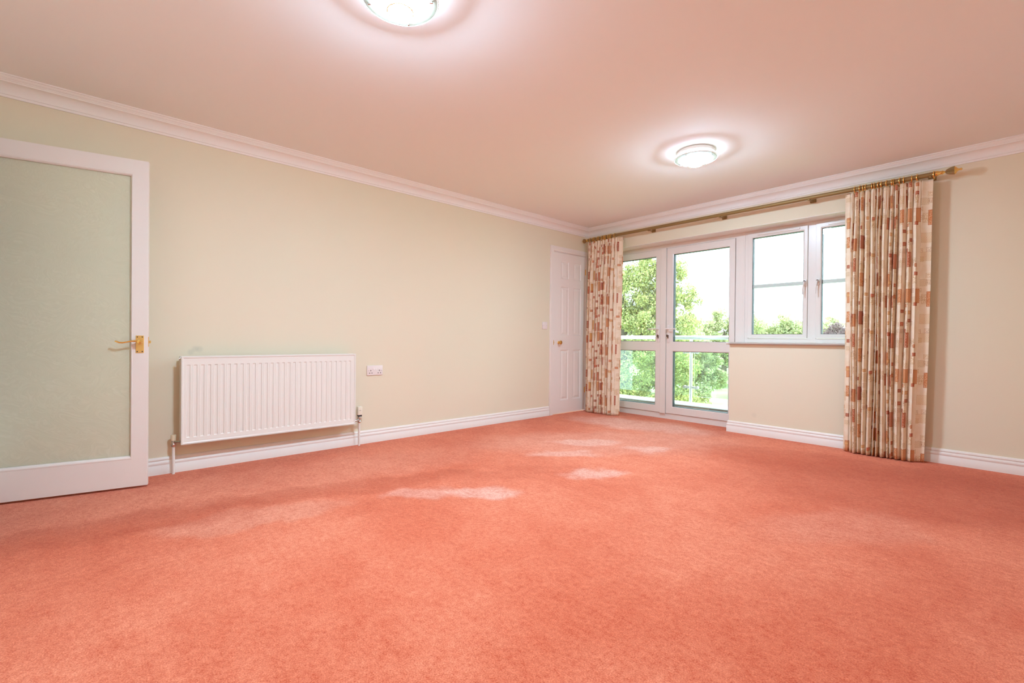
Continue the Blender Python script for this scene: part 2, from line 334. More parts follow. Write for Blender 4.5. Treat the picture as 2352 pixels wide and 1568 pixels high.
def ring4(bm, o, i, levels):
    """rectangular frame in an XZ plane facing -Y; o, i = (x0, z0, x1, z1); levels = [(t, y)] from outer (0) to inner (1)"""
    rings = []
    for t, y in levels:
        x0, z0, x1, z1 = [o[k] + (i[k] - o[k]) * t for k in range(4)]
        rings.append([(x0, y, z0), (x1, y, z0), (x1, y, z1), (x0, y, z1)])
    loft(bm, rings, loop=True)
def sweep(bm, path, prof, dirs):
    """profile (offset, z) carried along path; dirs = inward (mitre) vector per point"""
    loft(bm, [[(p[0] + d[0] * o, p[1] + d[1] * o, z) for o, z in prof] for p, d in zip(path, dirs)])
WM = {}
def tag(o, label=None, cat=None, group=None, kind=None):
    if label: o['label'] = label
    if cat: o['category'] = cat
    if group: o['group'] = group
    if kind: o['kind'] = kind
    return o
def thing(name, loc, label, cat, rotz=0, group=None, kind=None):
    o = bpy.data.objects.new(name, None); COL.objects.link(o); o.empty_display_size = .1
    o.location = loc; o.rotation_euler = (0, 0, rotz); WM[o.name] = Matrix.Translation(Vector(loc)) @ Matrix.Rotation(rotz, 4, 'Z')
    return tag(o, label, cat, group, kind)
def obj(name, bm, mat, parent=None, local=False, smooth=False, at=None, sub=0):
    """geometry is given in world coordinates (or the parent's when local)"""
    bmesh.ops.recalc_face_normals(bm, faces=bm.faces)
    if parent is not None and not local: bm.transform(WM[parent.name].inverted())
    if at is not None: bm.transform(Matrix.Translation(-Vector(at)))
    me = bpy.data.meshes.new(name); bm.to_mesh(me); bm.free()
    if smooth:
        for p in me.polygons: p.use_smooth = True
        try: me.set_sharp_from_angle(angle=math.radians(40))
        except Exception: pass
    o = bpy.data.objects.new(name, me); COL.objects.link(o); me.materials.append(mat)
    if at is not None: o.location = at
    if parent is not None: o.parent = parent; WM[o.name] = WM[parent.name]
    else: WM[o.name] = Matrix.Translation(Vector(at or (0, 0, 0)))
    return o
def B(): return bmesh.new()
def struct(name, bm, mat, label, cat, smooth=False):
    return tag(obj(name, bm, mat, smooth=smooth), label, cat, kind='structure')

# ------------------------------------------------------------------ room shell
bm = B(); vs = [bm.verts.new((x, y, z)) for z in (-.12, 0) for x, y in ((0, RY), (RX, RY), (RX, 0), (1.846, 0), (1.846, .2), (.16, .2), (.16, 0), (0, 0))]
for k in range(8): bm.faces.new((vs[k], vs[(k + 1) % 8], vs[8 + (k + 1) % 8], vs[8 + k]))
bm.faces.new(vs[:8][::-1]); bm.faces.new(vs[8:])
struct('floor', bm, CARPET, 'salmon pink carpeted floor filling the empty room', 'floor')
bm = B(); box(bm, -.15, RY - .12, H, RX + .15, .32, H + .15)
struct('ceiling', bm, CEIL, 'plain flat ceiling with two round lights on it', 'ceiling')
DY0, DY1, DZ = -.652, -.033, 2.0   # cupboard door opening
bm = B(); box(bm, -.15, RY - .12, -.12, 0, DY0, H); box(bm, -.15, DY0, DZ, 0, DY1, H); box(bm, -.15, DY1, -.12, 0, 0, H); box(bm, -.15, DY0, -.12, -.04, DY1, DZ)
struct('wall_left', bm, WALLL, 'long cream wall behind the white radiator', 'wall')
OX0, OX1, OZ1, WX, SZ = .16, 3.14, 2.053, 1.846, .885
bm = B()
box(bm, -.15, 0, -.12, OX0, .3, H); box(bm, OX0, 0, OZ1, OX1, .3, H); box(bm, OX1, 0, -.12, RX + .15, .3, H)
box(bm, WX, 0, -.12, OX1, .2, SZ); box(bm, 1.908, .2, -.12, OX1, .3, SZ)
struct('wall_far', bm, WALLF, 'cream wall around the glazed balcony doors and window', 'wall')
bm = B(); box(bm, OX0, .2, -.12, WX, .3, -.001)
struct('trim_1', bm, UPVC, 'white doorstep strip under the balcony doors', 'threshold')
bm = B(); box(bm, RX, RY - .12, -.12, RX + .15, 0, H)
struct('wall_right', bm, WALLF, 'cream wall at the right of the room, out of view', 'wall')
bm = B(); box(bm, 0, RY - .12, 0, .10, RY, H); box(bm, .10, RY - .12, 2.0, .92, RY, H); box(bm, .92, RY - .12, 0, RX, RY, H)
struct('wall_back', bm, WALLF, 'cream wall behind the camera with the open doorway', 'wall')
bm = B(); box(bm, -.15, RY - 1.5, -.12, 2, RY - .12, 0); box(bm, -.15, RY - 1.5, 2.36, 2, RY - .12, 2.5); box(bm, -.15, RY - 1.6, -.12, 2, RY - 1.5, 2.5)
box(bm, -.25, RY - 1.6, -.12, -.15, RY - .12, 2.5); box(bm, 2, RY - 1.6, -.12, 2.1, RY - .12, 2.5)
struct('wall_hall', bm, HALLM, 'plain hallway walls beyond the open doorway', 'wall')

bm = B(); box(bm, OX0, 0.001, OZ1 - .004, OX1, .2, OZ1); box(bm, OX1 - .004, 0.001, .912, OX1, .2, OZ1 - .004); box(bm, OX0, 0.001, 0, OX0 + .004, .2, OZ1 - .004)
struct('trim_10', bm, WHITE, 'white painted reveal around the head of the balcony doors and window', 'window reveal')
# cornice
c = [(.090, 0), (.090, .006), (.082, .009), (.080, .013), (.074, .020), (.069, .023), (.068, .027), (.064, .028), (.063, .033)]
for k in range(0, 10):
    t = PI / 2 * k / 9; c.append((.062 - .048 * math.sin(t), .084 - .049 * math.cos(t)))
c += [(.014, .087), (.009, .089), (.009, .1026), (0, .1026), (0, 0)]
prof = [(o, H - dz) for o, dz in c]
for nm, path, dirs, lab in (('trim_2', [(0, RY), (0, 0)], [(1, 1), (1, -1)], 'moulded white cornice along the top of the radiator wall'),
                            ('trim_3', [(0, 0), (RX, 0)], [(1, -1), (-1, -1)], 'moulded white cornice above the window and curtain pole'),
                            ('trim_4', [(RX, 0), (RX, RY)], [(-1, -1), (-1, 1)], 'moulded white cornice along the right wall'),
                            ('trim_5', [(RX, RY), (0, RY)], [(-1, 1), (1, 1)], 'moulded white cornice along the back wall')):
    bm = B(); sweep(bm, path, prof, dirs); struct(nm, bm, CORN, lab, 'cornice', True)
# baseboards
bp = [(0, 0), (.018, 0), (.018, .058), (.0155, .061), (.0155, .064), (.018, .068), (.0175, .080), (.013, .087), (.010, .089), (.010, .093), (.0135, .096), (.0125, .106), (.006, .1125), (0, .1125)]
for nm, path, dirs, lab in (('baseboard_left', [(0, -5.25), (0, -.720)], [(1, 0), (1, 0)], 'white moulded skirting board along the radiator wall'),
                            ('baseboard_far', [(WX, .18), (WX, 0), (RX, 0)], [(-1, 0), (-1, -1), (-1, -1)], 'white moulded skirting board beneath the window sill'),
                            ('baseboard_right', [(RX, 0), (RX, RY)], [(-1, -1), (-1, 1)], 'white skirting board along the right wall'),
                            ('baseboard_back', [(RX, RY), (.995, RY)], [(-1, 1), (0, 1)], 'white skirting board along the back wall')):
    bm = B(); sweep(bm, path, bp, dirs); struct(nm, bm, WHITE, lab, 'skirting board', True)

# cupboard door casing (architrave) on the left wall
def casing(bm, y0, y1, ztop, wl, wr, wt):
    # moulded profile: outer bead to inner edge; built as three stepped boards
    for (a, b, th) in ((0, 1, .012), (.08, .92, .016), (.22, .62, .020)):
        box(bm, 0, y0 - wl + wl * a, 0, th, y0 - wl + wl * b, ztop + wt * b, .0015)
        box(bm, 0, y0 - wl + wl * b - .0005, ztop + wt * (1 - b), th, y1 + .012, ztop + wt * (1 - a), .0015)
    box(bm, -.04, y0, 0, .004, y0 + .006, ztop); box(bm, -.04, y0, ztop - .004, .004, y1, ztop + .001)
    box(bm, -.04, y1 - .005, 0, .014, y1 + wr, ztop + .0)
bm = B(); casing(bm, -.652, -.031, 2.0, .064, .016, .064)
struct('trim_6', bm, WHITE, 'white moulded casing around the six panel cupboard door', 'door frame', True)

# ------------------------------------------------------------------ six panel door
d2 = thing('door_2', (0, -.036, 0), 'white six panel cupboard door in the corner by the left curtain', 'door', kind='structure')
bm = B(); Y0, Y1 = -.645, -.038
box(bm, -.038, Y0, .008, -.006, Y1, 1.994)
pans = [(-.515, -.368, 1.678, 1.895), (-.279, -.130, 1.678, 1.895), (-.511, -.362, .972, 1.578), (-.275, -.126, .972, 1.578), (-.503, -.360, .166, .792), (-.270, -.124, .166, .792)]
ys = sorted({Y0, Y1, *[v for p in pans[:1] + pans[1:2] for v in p[:2]]})
# face grid with sunk and raised fields
def face_grid(bm, Y0, Y1, Z0, Z1, pans, xf):
    cols = [(Y0, pans[0][0]), (pans[0][1], pans[1][0]), (pans[1][1], Y1)]
    zr = [(Z0, .166), (.792, .972), (1.578, 1.678), (1.895, Z1)]
    for a, b in cols: box(bm, xf - .008, a, Z0, xf, b, Z1)
    for a, b in zr: box(bm, xf - .0079, Y0 + .001, a, xf - .00005, Y1 - .001, b)
P2 = [(-.510, -.364), (-.275, -.127)]
pans = [(a, b, z0, z1) for (z0, z1) in ((1.678, 1.895), (.972, 1.578), (.166, .792)) for a, b in P2]
face_grid(bm, Y0, Y1, .008, 1.994, [P2[0], P2[1]], .002)
for a, b, z0, z1 in pans:
    R4 = []
    for ins, x in ((0, .002), (.010, -.0045), (.018, -.005), (.042, .0005), (.06, .0005)):
        R4.append([(x, a + ins, z0 + ins), (x, b - ins, z0 + ins), (x, b - ins, z1 - ins), (x, a + ins, z1 - ins)])
    V = [[bm.verts.new(p) for p in r] for r in R4]
    for r, q in zip(V, V[1:]):
        for i in range(4): bm.faces.new((r[i], r[(i + 1) % 4], q[(i + 1) % 4], q[i]))
    bm.faces.new(V[-1])
obj('door_panel', bm, WHITE, d2)
bm = B(); lathe(bm, [(0, 0), (.017, 0), (.018, .004), (.012, .007), (.009, .012), (.010, .020), (.020, .027), (.0255, .036), (.024, .045), (.016, .051), (0, .053)], (.002, -.553, .884), (1, 0, 0), 28)
obj('knob', bm, BRASS, d2, smooth=True)['label'] = 'round polished brass knob'
bm = B(); box(bm, -.004, -.6435, .855, .0046, -.634, .912, .001); box(bm, .003, -.6415, .874, .010, -.6355, .892, .001)
obj('latch', bm, BRASSP, d2)
for z in (1.80, .27):
    bm = B(); tube(bm, [(.006, -.036, z - .038), (.006, -.036, z + .038)], .0045, 10); box(bm, .0022, -.047, z - .035, .0038, -.030, z + .035)
    obj('hinge', bm, BRASSP, d2, smooth=True)

# ------------------------------------------------------------------ open glazed door on the left
ANG = math.radians(10.703)
FE = (.272, -4.564); tx, ty = math.sin(ANG), math.cos(ANG)
hinge = (FE[0] - tx * .762, FE[1] - ty * .762, 0)
# local axes: +Y runs from the hinge to the free edge, +X faces the room
d1 = thing('door_1', hinge, 'open white door with one tall obscured glass panel and brass lever, left edge', 'door', rotz=-ANG, kind='structure')
W = .762; TH = .04
def s(v): return W - v      # distance from free edge -> local y
def yz_ring(bm, o, i, levels):
    rings = []
    for t, x in levels:
        y0, z0, y1, z1 = [o[k] + (i[k] - o[k]) * t for k in range(4)]
        rings.append([(x, y0, z0), (x, y1, z0), (x, y1, z1), (x, y0, z1)])
    loft(bm, rings, loop=True)
O = (0, .012, W, 1.980); I = (s(.688), .177, s(.074), 1.895)
bm = B(); yz_ring(bm, O, I, [(0, -.002), (.006, 0), (1, 0), (1, -TH), (.006, -TH), (0, -TH + .002)])
obj('door_frame', bm, WHITE, d1, local=True)
for xs, sg in ((-.0005, 1), (-TH + .0005, -1)):
    bm = B(); i2 = (s(.688) + .0105, .177 + .020, s(.074) - .0105, 1.895 - .0145)
    x = xs
    yz_ring(bm, I, i2, [(0, x), (.15, x + .0015 * sg), (.45, x + .0010 * sg), (.8, x - .004 * sg), (1, x - .009 * sg), (1, x - .015 * sg), (0, x - .015 * sg)])
    obj('glazing_bead', bm, WHITE, d1, local=True)
bm = B(); box(bm, -TH / 2 - .003, s(.688), .177, -TH / 2 + .003, s(.074), 1.895)
g1 = obj('glass_pane', bm, OBS, d1, local=True); g1['label'] = 'obscured textured glass with fine swirling strands'
bm = B(); box(bm, 0, s(.0585), .8175, .003, s(.0195), .9225, .0012)
hp = obj('handle_plate', bm, BRASSP, d1, local=True); hp['label'] = 'satin brass plate with four screw holes'
for ss in (.027, .051):
    for zz in (.826, .914):
        bm = B(); lathe(bm, [(.0028, 0), (.0034, .0006), (0, .0007)], (.003, s(ss), zz), (1, 0, 0), 12)
        obj('screw', bm, HOLE, hp, local=True)
bm = B()
lathe(bm, [(.0, 0), (.012, 0), (.013, .010), (.0155, .022), (.015, .034), (.010, .041), (0, .043)], (.003, s(.037), .886), (1, 0, 0), 24)
pts = [(.030, s(.040), .887), (.034, s(.055), .890), (.036, s(.075), .889), (.037, s(.095), .884), (.037, s(.115), .8795), (.037, s(.130), .8805), (.037, s(.143), .887), (.038, s(.150), .889)]
tube(bm, pts, [.0125, .0085, .006, .0055, .0058, .0062, .0062, .0045], 14, .8)
obj('lever_handle', bm, BRASS, d1, local=True, smooth=True)['label'] = 'scrolled polished brass lever'
bm = B(); box(bm, -TH / 2 - .012, W, .855, -TH / 2 + .012, W + .0015, .915); box(bm, -TH / 2 - .006, W, .876, -TH / 2 + .006, W + .012, .892, .001)
obj('latch', bm, BRASSP, d1, local=True)
for z in (.2, 1.0, 1.78):
    bm = B(); tube(bm, [(-.0, -.004, z - .05), (-.0, -.004, z + .05)], .005, 10); obj('hinge', bm, BRASSP, d1, local=True, smooth=True)
bm = B(); box(bm, .10, RY - .12, 0, .125, RY + .012, 2.0); box(bm, .895, RY - .12, 0, .92, RY + .012, 2.0); box(bm, .10, RY - .12, 1.985, .92, RY + .012, 2.02)
box(bm, .03, RY, 0, .118, RY + .018, 2.07); box(bm, .90, RY, 0, .985, RY + .018, 2.07); box(bm, .03, RY, 1.99, .985, RY + .018, 2.07)
struct('trim_7', bm, WHITE, 'white casing of the open doorway', 'door frame')

# ------------------------------------------------------------------ balcony doors
FY, FB = .20, .27           # frame front and back
fr = thing('trim_8', (1.03, .2, 0), 'white plastic frame holding the pair of balcony doors', 'door frame', kind='structure')
bm = B(); ring4(bm, (OX0, 0, 1.905, OZ1), (.242, .063, 1.818, 2.004), [(0, FB), (0, FY), (1, FY), (1, FB)])
obj('frame', bm, UPVC, fr)
bm = B(); ring4(bm, (.2425, .0635, 1.8175, 2.0035), (.251, .071, 1.809, 1.996), [(0, FB - .005), (0, FY + .008), (1, FY + .008), (1, FB - .005)])
obj('weather_seal', bm, DARK, fr)
def leaf(name, lab, x0, x1, gx0, gx1, side):
    t = thing(name, ((x0 + x1) / 2, .19, .066), lab, 'door', kind='structure')
    f0, f1 = .188, .245
    bm = B(); ring4(bm, (x0, .0665, x1, 2.0005), (gx0 - .012, .138, gx1 + .012, 1.934), [(0, f1), (0, f0 + .003), (.04, f0), (1, f0), (1, f1)])
    box(bm, gx0 - .013, f0 + .0003, .806, gx1 + .013, f1, .895)
    obj('door_frame', bm, UPVC, t)
    for (z0, z1) in ((.907, 1.922), (.150, .794)):
        bm = B(); ring4(bm, (gx0 - .0125, z0 - .0125, gx1 + .0125, z1 + .0125), (gx0, z0, gx1, z1), [(0, f0 + .012), (0, f0 - .0005), (.3, f0 - .001), (1, f0 + .004), (1, f0 + .012)])
        obj('glazing_bead', bm, UPVC, t)
        bm = B(); ring4(bm, (gx0 - .004, z0 - .004, gx1 + .004, z1 + .004), (gx0 + .003, z0 + .004, gx1 - .003, z1 - .004), [(0, f1 - .004), (0, f0 + .007), (1, f0 + .007), (1, f1 - .004)])
        obj('gasket', bm, DARK, t)
        for yy in (.203, .235):
            bm = B(); box(bm, gx0, yy, z0, gx1, yy + .0015, z1); obj('glass_pane', bm, GLASS, t)
    hx = x1 - .091 if side < 0 else x0 + .030
    bm = B(); box(bm, hx - .014, f0 - .010, .895, hx + .014, f0, 1.100, .004, 2); hpl = obj('handle_plate', bm, PLASTIC, t, smooth=True)
    bm = B(); tube(bm, [(hx, f0 - .008, 1.056), (hx, f0 - .045, 1.056)], .010, 14)
    tube(bm, [(hx - side * .010, f0 - .047, 1.056), (hx + side * .03, f0 - .050, 1.056), (hx + side * .12, f0 - .048, 1.055)], [.011, .0095, .0085], 12, .75)
    obj('lever_handle', bm, PLASTIC, t, smooth=True)
    bm = B(); lathe(bm, [(.0085, 0), (.0085, .013), (0, .0131)], (hx, f0 - .009, .975), (0, -1, 0), 16); box(bm, hx - .005, f0 - .020, .945, hx + .005, f0 - .009, .972)
    box(bm, hx - side * .002 - .009, f0 - .036, .962, hx - side * .002 + .008, f0 - .030, .990, .002); tube(bm, [(hx, f0 - .02, .975), (hx, f0 - .032, .975)], .003, 8)
    obj('key', bm, simple('bronze_key', (.20, .12, .08), .4, .7) if 'bronze_key' not in MATS else MATS['bronze_key'], t)
    return t
rl = leaf('door_4', 'right-hand white balcony door with two clear panes, post visible through it', 1.034, 1.814, 1.118, 1.755, 1)
ll = leaf('door_3', 'left-hand white balcony door with two clear panes, beside the left curtain', .246, 1.028, .31, .892, -1)
bm = B(); box(bm, .962, .177, .060, 1.0315, .1885, 2.008, .002); obj('meeting_strip', bm, UPVC, ll)

# ------------------------------------------------------------------ window
wd = thing('window_1', (2.5, .2, .91), 'white plastic double casement window beside the balcony doors', 'window', kind='structure')
bm = B(); ring4(bm, (1.9055, .9105, OX1, OZ1), (1.942, .951, 3.090, 2.022), [(0, FB), (0, FY), (1, FY), (1, FB)])
box(bm, 2.483, FY - .0005, .945, 2.547, FB, 2.03)
box(bm, 1.897, FY - .006, .9105, 1.913, FY + .01, OZ1 - .001, .002)
obj('frame', bm, UPVC, wd)
for (x0, x1, g0, g1) in ((1.9445, 2.481, 1.987, 2.446), (2.549, 3.087, 2.595, 3.045)):
    f0, f1 = .186, .24
    sh = None
    bm = B(); ring4(bm, (x0, .9535, x1, 2.0195), (g0 - .010, .980, g1 + .010, 1.985), [(0, f1), (0, f0 + .003), (.06, f0), (1, f0), (1, f1)])
    sh = obj('casement', bm, UPVC, wd, smooth=False)
    bm = B(); ring4(bm, (g0 - .0105, .9795, g1 + .0105, 1.9855), (g0, .990, g1, 1.9725), [(0, f0 + .012), (0, f0 - .0005), (.3, f0 - .001), (1, f0 + .004), (1, f0 + .012)])
    obj('glazing_bead', bm, UPVC, sh)
    bm = B(); ring4(bm, (g0 - .004, .986, g1 + .004, 1.9765), (g0 + .003, .9935, g1 - .003, 1.969), [(0, f1 - .004), (0, f0 + .007), (1, f0 + .007), (1, f1 - .004)])
    obj('gasket', bm, DARK, sh)
    for yy in (.203, .233):
        bm = B(); box(bm, g0, yy, .99, g1, yy + .0015, 1.9725); obj('glass_pane', bm, GLASS, sh)
    bm = B(); box(bm, g0, .2062, 1.461, g1, .2315, 1.4965); obj('glazing_bar', bm, UPVC, sh)
    bm = B(); box(bm, g0 + .05, f0 - .010, 1.992, g1 - .03, f0 + .001, 2.010, .003); obj('trickle_vent', bm, UPVC, sh)
    hx = x1 - .016 if x0 < 2 else x0 + .022
    bm = B(); box(bm, hx - .013, f0 - .014, 1.447, hx + .013, f0, 1.507, .004, 2)
    lathe(bm, [(.013, 0), (.013, .012), (0, .013)], (hx, f0 - .012, 1.483), (0, -1, 0), 16)
    tube(bm, [(hx, f0 - .030, 1.487), (hx - .006, f0 - .040, 1.45), (hx - .010, f0 - .046, 1.41), (hx - .010, f0 - .050, 1.365)], [.010, .0085, .0065, .006], 10, .7)
    h = obj('window_handle', bm, PLASTIC, sh, smooth=True)
    bm = B(); lathe(bm, [(.0085, 0), (.0085, .002), (0, .0021)], (hx, f0 - .0335, 1.487), (0, -1, 0), 14); box(bm, hx - .008, f0 - .036, 1.479, hx + .008, f0 - .031, 1.496, .002)
    obj('lock_button', bm, HOLE, sh)
bm = B()
profs = [(.198, .885), (.198, .910), (-.026, .910), (-.034, .906), (-.036, .8985), (-.033, .891), (-.026, .887), (-.014, .8855), (0, .885)]
loft(bm, [[(x, y, z) for y, z in profs] for x in (1.848, 3.139)])
pr2 = [(-.0005, .910), (-.026, .910), (-.034, .906), (-.036, .8985), (-.033, .891), (-.026, .887), (-.014, .8855), (-.0005, .885)]
loft(bm, [[(x, y, z) for y, z in pr2] for x in (1.822, 3.168)])
struct('trim_9', bm, WHITE, 'white window sill board with rounded nose below the casement window', 'window sill', True)

# ------------------------------------------------------------------ curtain pole, rings
PZ, PY = 2.190, -.12
pole = thing('curtain_pole', (1.75, PY, PZ), 'long aged brass curtain pole above the balcony doors and window', 'curtain pole')
bm = B(); tube(bm, [(.105, PY, PZ), (3.405, PY, PZ)], .0175, 20); obj('pole', bm, POLEB, pole, smooth=True)
for sx, x in ((1, 3.405), (-1, .105)):
    k = 1 if sx > 0 else .62
    f = B(); lathe(f, [(.0185, -.004), (.0195, .0), (.0185, .008), (.014, .016 * k), (.0125, .030 * k), (.016, .034 * k), (.008, .044 * k), (.0065, .052 * k)], (x, PY, PZ), (sx, 0, 0), 24)
    fo = obj('finial', f, BRASS, pole, smooth=True); f = B()
    lathe(f, [(.0285, .1005 * k), (.026, .106 * k), (.016, .113 * k), (.009, .119 * k), (.006, .128 * k), (.0085, .131 * k), (.009, .135 * k), (.006, .140 * k), (0, .142 * k)], (x, PY, PZ), (sx, 0, 0), 24)
    obj('finial_tip', f, BRASS, fo, smooth=True)
    # fluted cup
    f = B(); rings = []
    for r, h in ((.0075, .050), (.017, .058), (.0235, .072), (.0275, .088), (.0300, .100), (.027, .1015)):
        rings.append([(x + sx * h * k, PY + (r - (.0022 if j % 2 else 0) * (r > .01)) * math.cos(2 * PI * j / 48), PZ + (r - (.0022 if j % 2 else 0) * (r > .01)) * math.sin(2 * PI * j / 48)) for j in range(48)])
    loft(f, rings); obj('fluted_cup', f, POLEB, fo)
for x in (.165, .973, 1.783, 2.573, 3.372):
    bm = B(); box(bm, x - .024, -.012, PZ - .02, x + .024, 0, PZ + .02, .003)
    tube(bm, [(x, -.008, PZ - .004), (x, -.06, PZ - .014), (x, PY, PZ - .014)], .006, 10)
    box(bm, x - .008, PY - .019, PZ - .024, x + .008, PY + .019, PZ - .012, .003)
    obj('bracket', bm, POLEB, pole, smooth=True)
RXs = [2.905, 2.94, 2.96, 2.979, 3.019, 3.036, 3.061, 3.079, 3.114, 3.145, 3.159, 3.195, 3.218, 3.264, 3.298]
LXs = [.145, .193, .215, .266, .282, .335, .358, .375, .39, .428, .45, .463]
def mkring():
    bm = B(); torus(bm, (0, 0, -.003), .0245, .0036, (1, 0, 0), 30, 8, 1.15)
    torus(bm, (0, 0, -.0335), .0042, .0013, (0, 1, 0), 14, 6)
    me = obj('curtain_ring', bm, BRASS, None, smooth=True); return me
r0 = mkring()
allr = [(x, 'R') for x in RXs] + [(3.393, 'RO')] + [(x, 'L') for x in LXs] + [(.520, 'LO')]
for i, (x, k) in enumerate(allr):
    o = r0 if i == 0 else r0.copy()
    if i: COL.objects.link(o)
    o.location = (x, PY, PZ - .001); o.rotation_euler = (0, 0, random.uniform(-.16, .16))
    ordn = ['first', 'second', 'third', 'fourth', 'fifth', 'sixth', 'seventh', 'eighth', 'ninth', 'tenth', 'eleventh', 'twelfth', 'thirteenth', 'fourteenth', 'fifteenth', 'sixteenth']
    if k[0] == 'R': lab, g = 'brass curtain ring over the right-hand curtain, %s counted from its window side' % ordn[i], 'brass rings above the right-hand curtain'
    else: lab, g = 'brass curtain ring over the left-hand curtain, %s counted from the room corner' % ordn[i - 16], 'brass rings above the left-hand curtain'
    if k == 'RO': lab = 'outermost brass curtain ring, beside the large fluted finial at right'
    if k == 'LO': lab = 'brass curtain ring set apart at the window side of the left-hand curtain'
    tag(o, lab, 'curtain ring', g)

# ------------------------------------------------------------------ curtains
def curtain(name, lab, xt0, xt1, xb0, xb1, folds, seed, ztop, zbot, flatR, flatL, amp):
    rnd = random.Random(seed)
    t = thing(name, ((xt0 + xt1) / 2, PY, 0), lab, 'curtain')
    wts = [rnd.uniform(.55, 1.75) for _ in range(folds)]; tot = sum(wts)
    bnd = [0]
    for q in wts: bnd.append(bnd[-1] + q / tot)
    amps = [rnd.uniform(.75, 1.15) for _ in range(folds)]
    ctr = [rnd.uniform(-.008, .008) for _ in range(folds)]
    ph1, ph2 = rnd.uniform(0, 6), rnd.uniform(0, 6)
    NU, NV = folds * 22, 74
    lean = [rnd.uniform(-1, 1) for _ in range(folds + 1)]
    rows = []
    for j in range(NV + 1):
        v = j / NV; v = v ** 1.15; z = ztop + (zbot - ztop) * v; dz = ztop - z
        hd = max(0, 1 - abs(dz - .115) / .09)       # pinch height of the heading
        body = min(1, max(0, (dz - .12) / .30))
        xa = xt0 + (xb0 - xt0) * min(1, v * 1.3); xb = xt1 + (xb1 - xt1) * v
        row = []
        for i in range(NU + 1):
            u = i / NU
            main = u
            A = 0; x = 0; y = 0
            if main < flatL: s2 = None; e = main / flatL; px = main
            elif main > 1 - flatR: s2 = None; e = (1 - main) / flatR; px = main
            else: s2 = (main - flatL) / (1 - flatL - flatR); px = main; e = 1
            edge = 0
            if s2 is not None:
                k = min(folds - 1, next((q for q in range(folds) if bnd[q + 1] >= s2 - 1e-9), folds - 1))
                loc = (s2 - bnd[k]) / (bnd[k + 1] - bnd[k])
                c = math.cos(2 * PI * loc); wave = -1 + 2 * ((1 + c) / 2) ** 2.4
                a = amp * amps[k] * (.30 + .70 * body)
                fine = math.cos(6 * PI * loc) * .006 * (1 - body) * (.4 + hd)
                a *= min(1, s2 * folds * .9 + .25, (1 - s2) * folds * .9 + .25)
                y = a * wave + ctr[k] * body + fine - .003 * hd
                sway = .010 * body * math.sin(2.1 * z + ph1 + k * .9) + .013 * max(0, (v - .72) / .28) ** 1.5 * (lean[k] * (1 - loc) + lean[k + 1] * loc)
                over = .42 * (bnd[k + 1] - bnd[k]) * (1 - flatL - flatR) * math.sin(4 * PI * loc) * body * -.5   # tuck the folds under themselves
                x = xa + (xb - xa) * (px + over) + sway * .5
            else:
                y = -amp * .15 * (1 if main > .5 else 1) + .010 * math.sin(e * PI) * (1 if main > .5 else -1)
                y += .028 * (1 - e) * (1 if main > .5 or True else 0)
                x = xa + (xb - xa) * px + .004 * math.sin(2 * z + ph2) * body
            yy = PY + y
            yy = min(yy, -.045)
            row.append(Vector((x, yy, z)))
        rows.append(row)
    mid = rows[NV // 2]; us = [0]
    for a, b in zip(mid, mid[1:]): us.append(us[-1] + (b - a).length)
    bm = B(); uvl = bm.loops.layers.uv.new('UVMap')
    V = [[bm.verts.new(p) for p in r] for r in rows]
    for j in range(NV):
        for i in range(NU):
            f = bm.faces.new((V[j][i], V[j + 1][i], V[j + 1][i + 1], V[j][i + 1]))
            for lp, (jj, ii) in zip(f.loops, ((j, i), (j + 1, i), (j + 1, i + 1), (j, i + 1))): lp[uvl].uv = (us[ii] * .95 + seed, rows[jj][ii].z + 3)
    for f in bm.faces: f.smooth = True
    bm.transform(WM[t.name].inverted())
    me = bpy.data.meshes.new('fabric'); bm.to_mesh(me); bm.free(); me.materials.append(CURT); me.materials.append(LINING)
    o = bpy.data.objects.new('fabric', me); COL.objects.link(o); o.parent = t
    so = o.modifiers.new('thick', 'SOLIDIFY'); so.thickness = .002; so.offset = 0; so.material_offset = 0
    return t
curtain('curtain', 'large printed cream and rust curtain hanging right of the casement window', 2.835, 3.388, 2.842, 3.356, 13, 3, 2.160, .008, .115, .07, .052)
curtain('curtain', 'printed cream and rust curtain in the corner left of the balcony doors', .108, .622, .090, .592, 10, 8, 2.160, .008, .12, .03, .048)

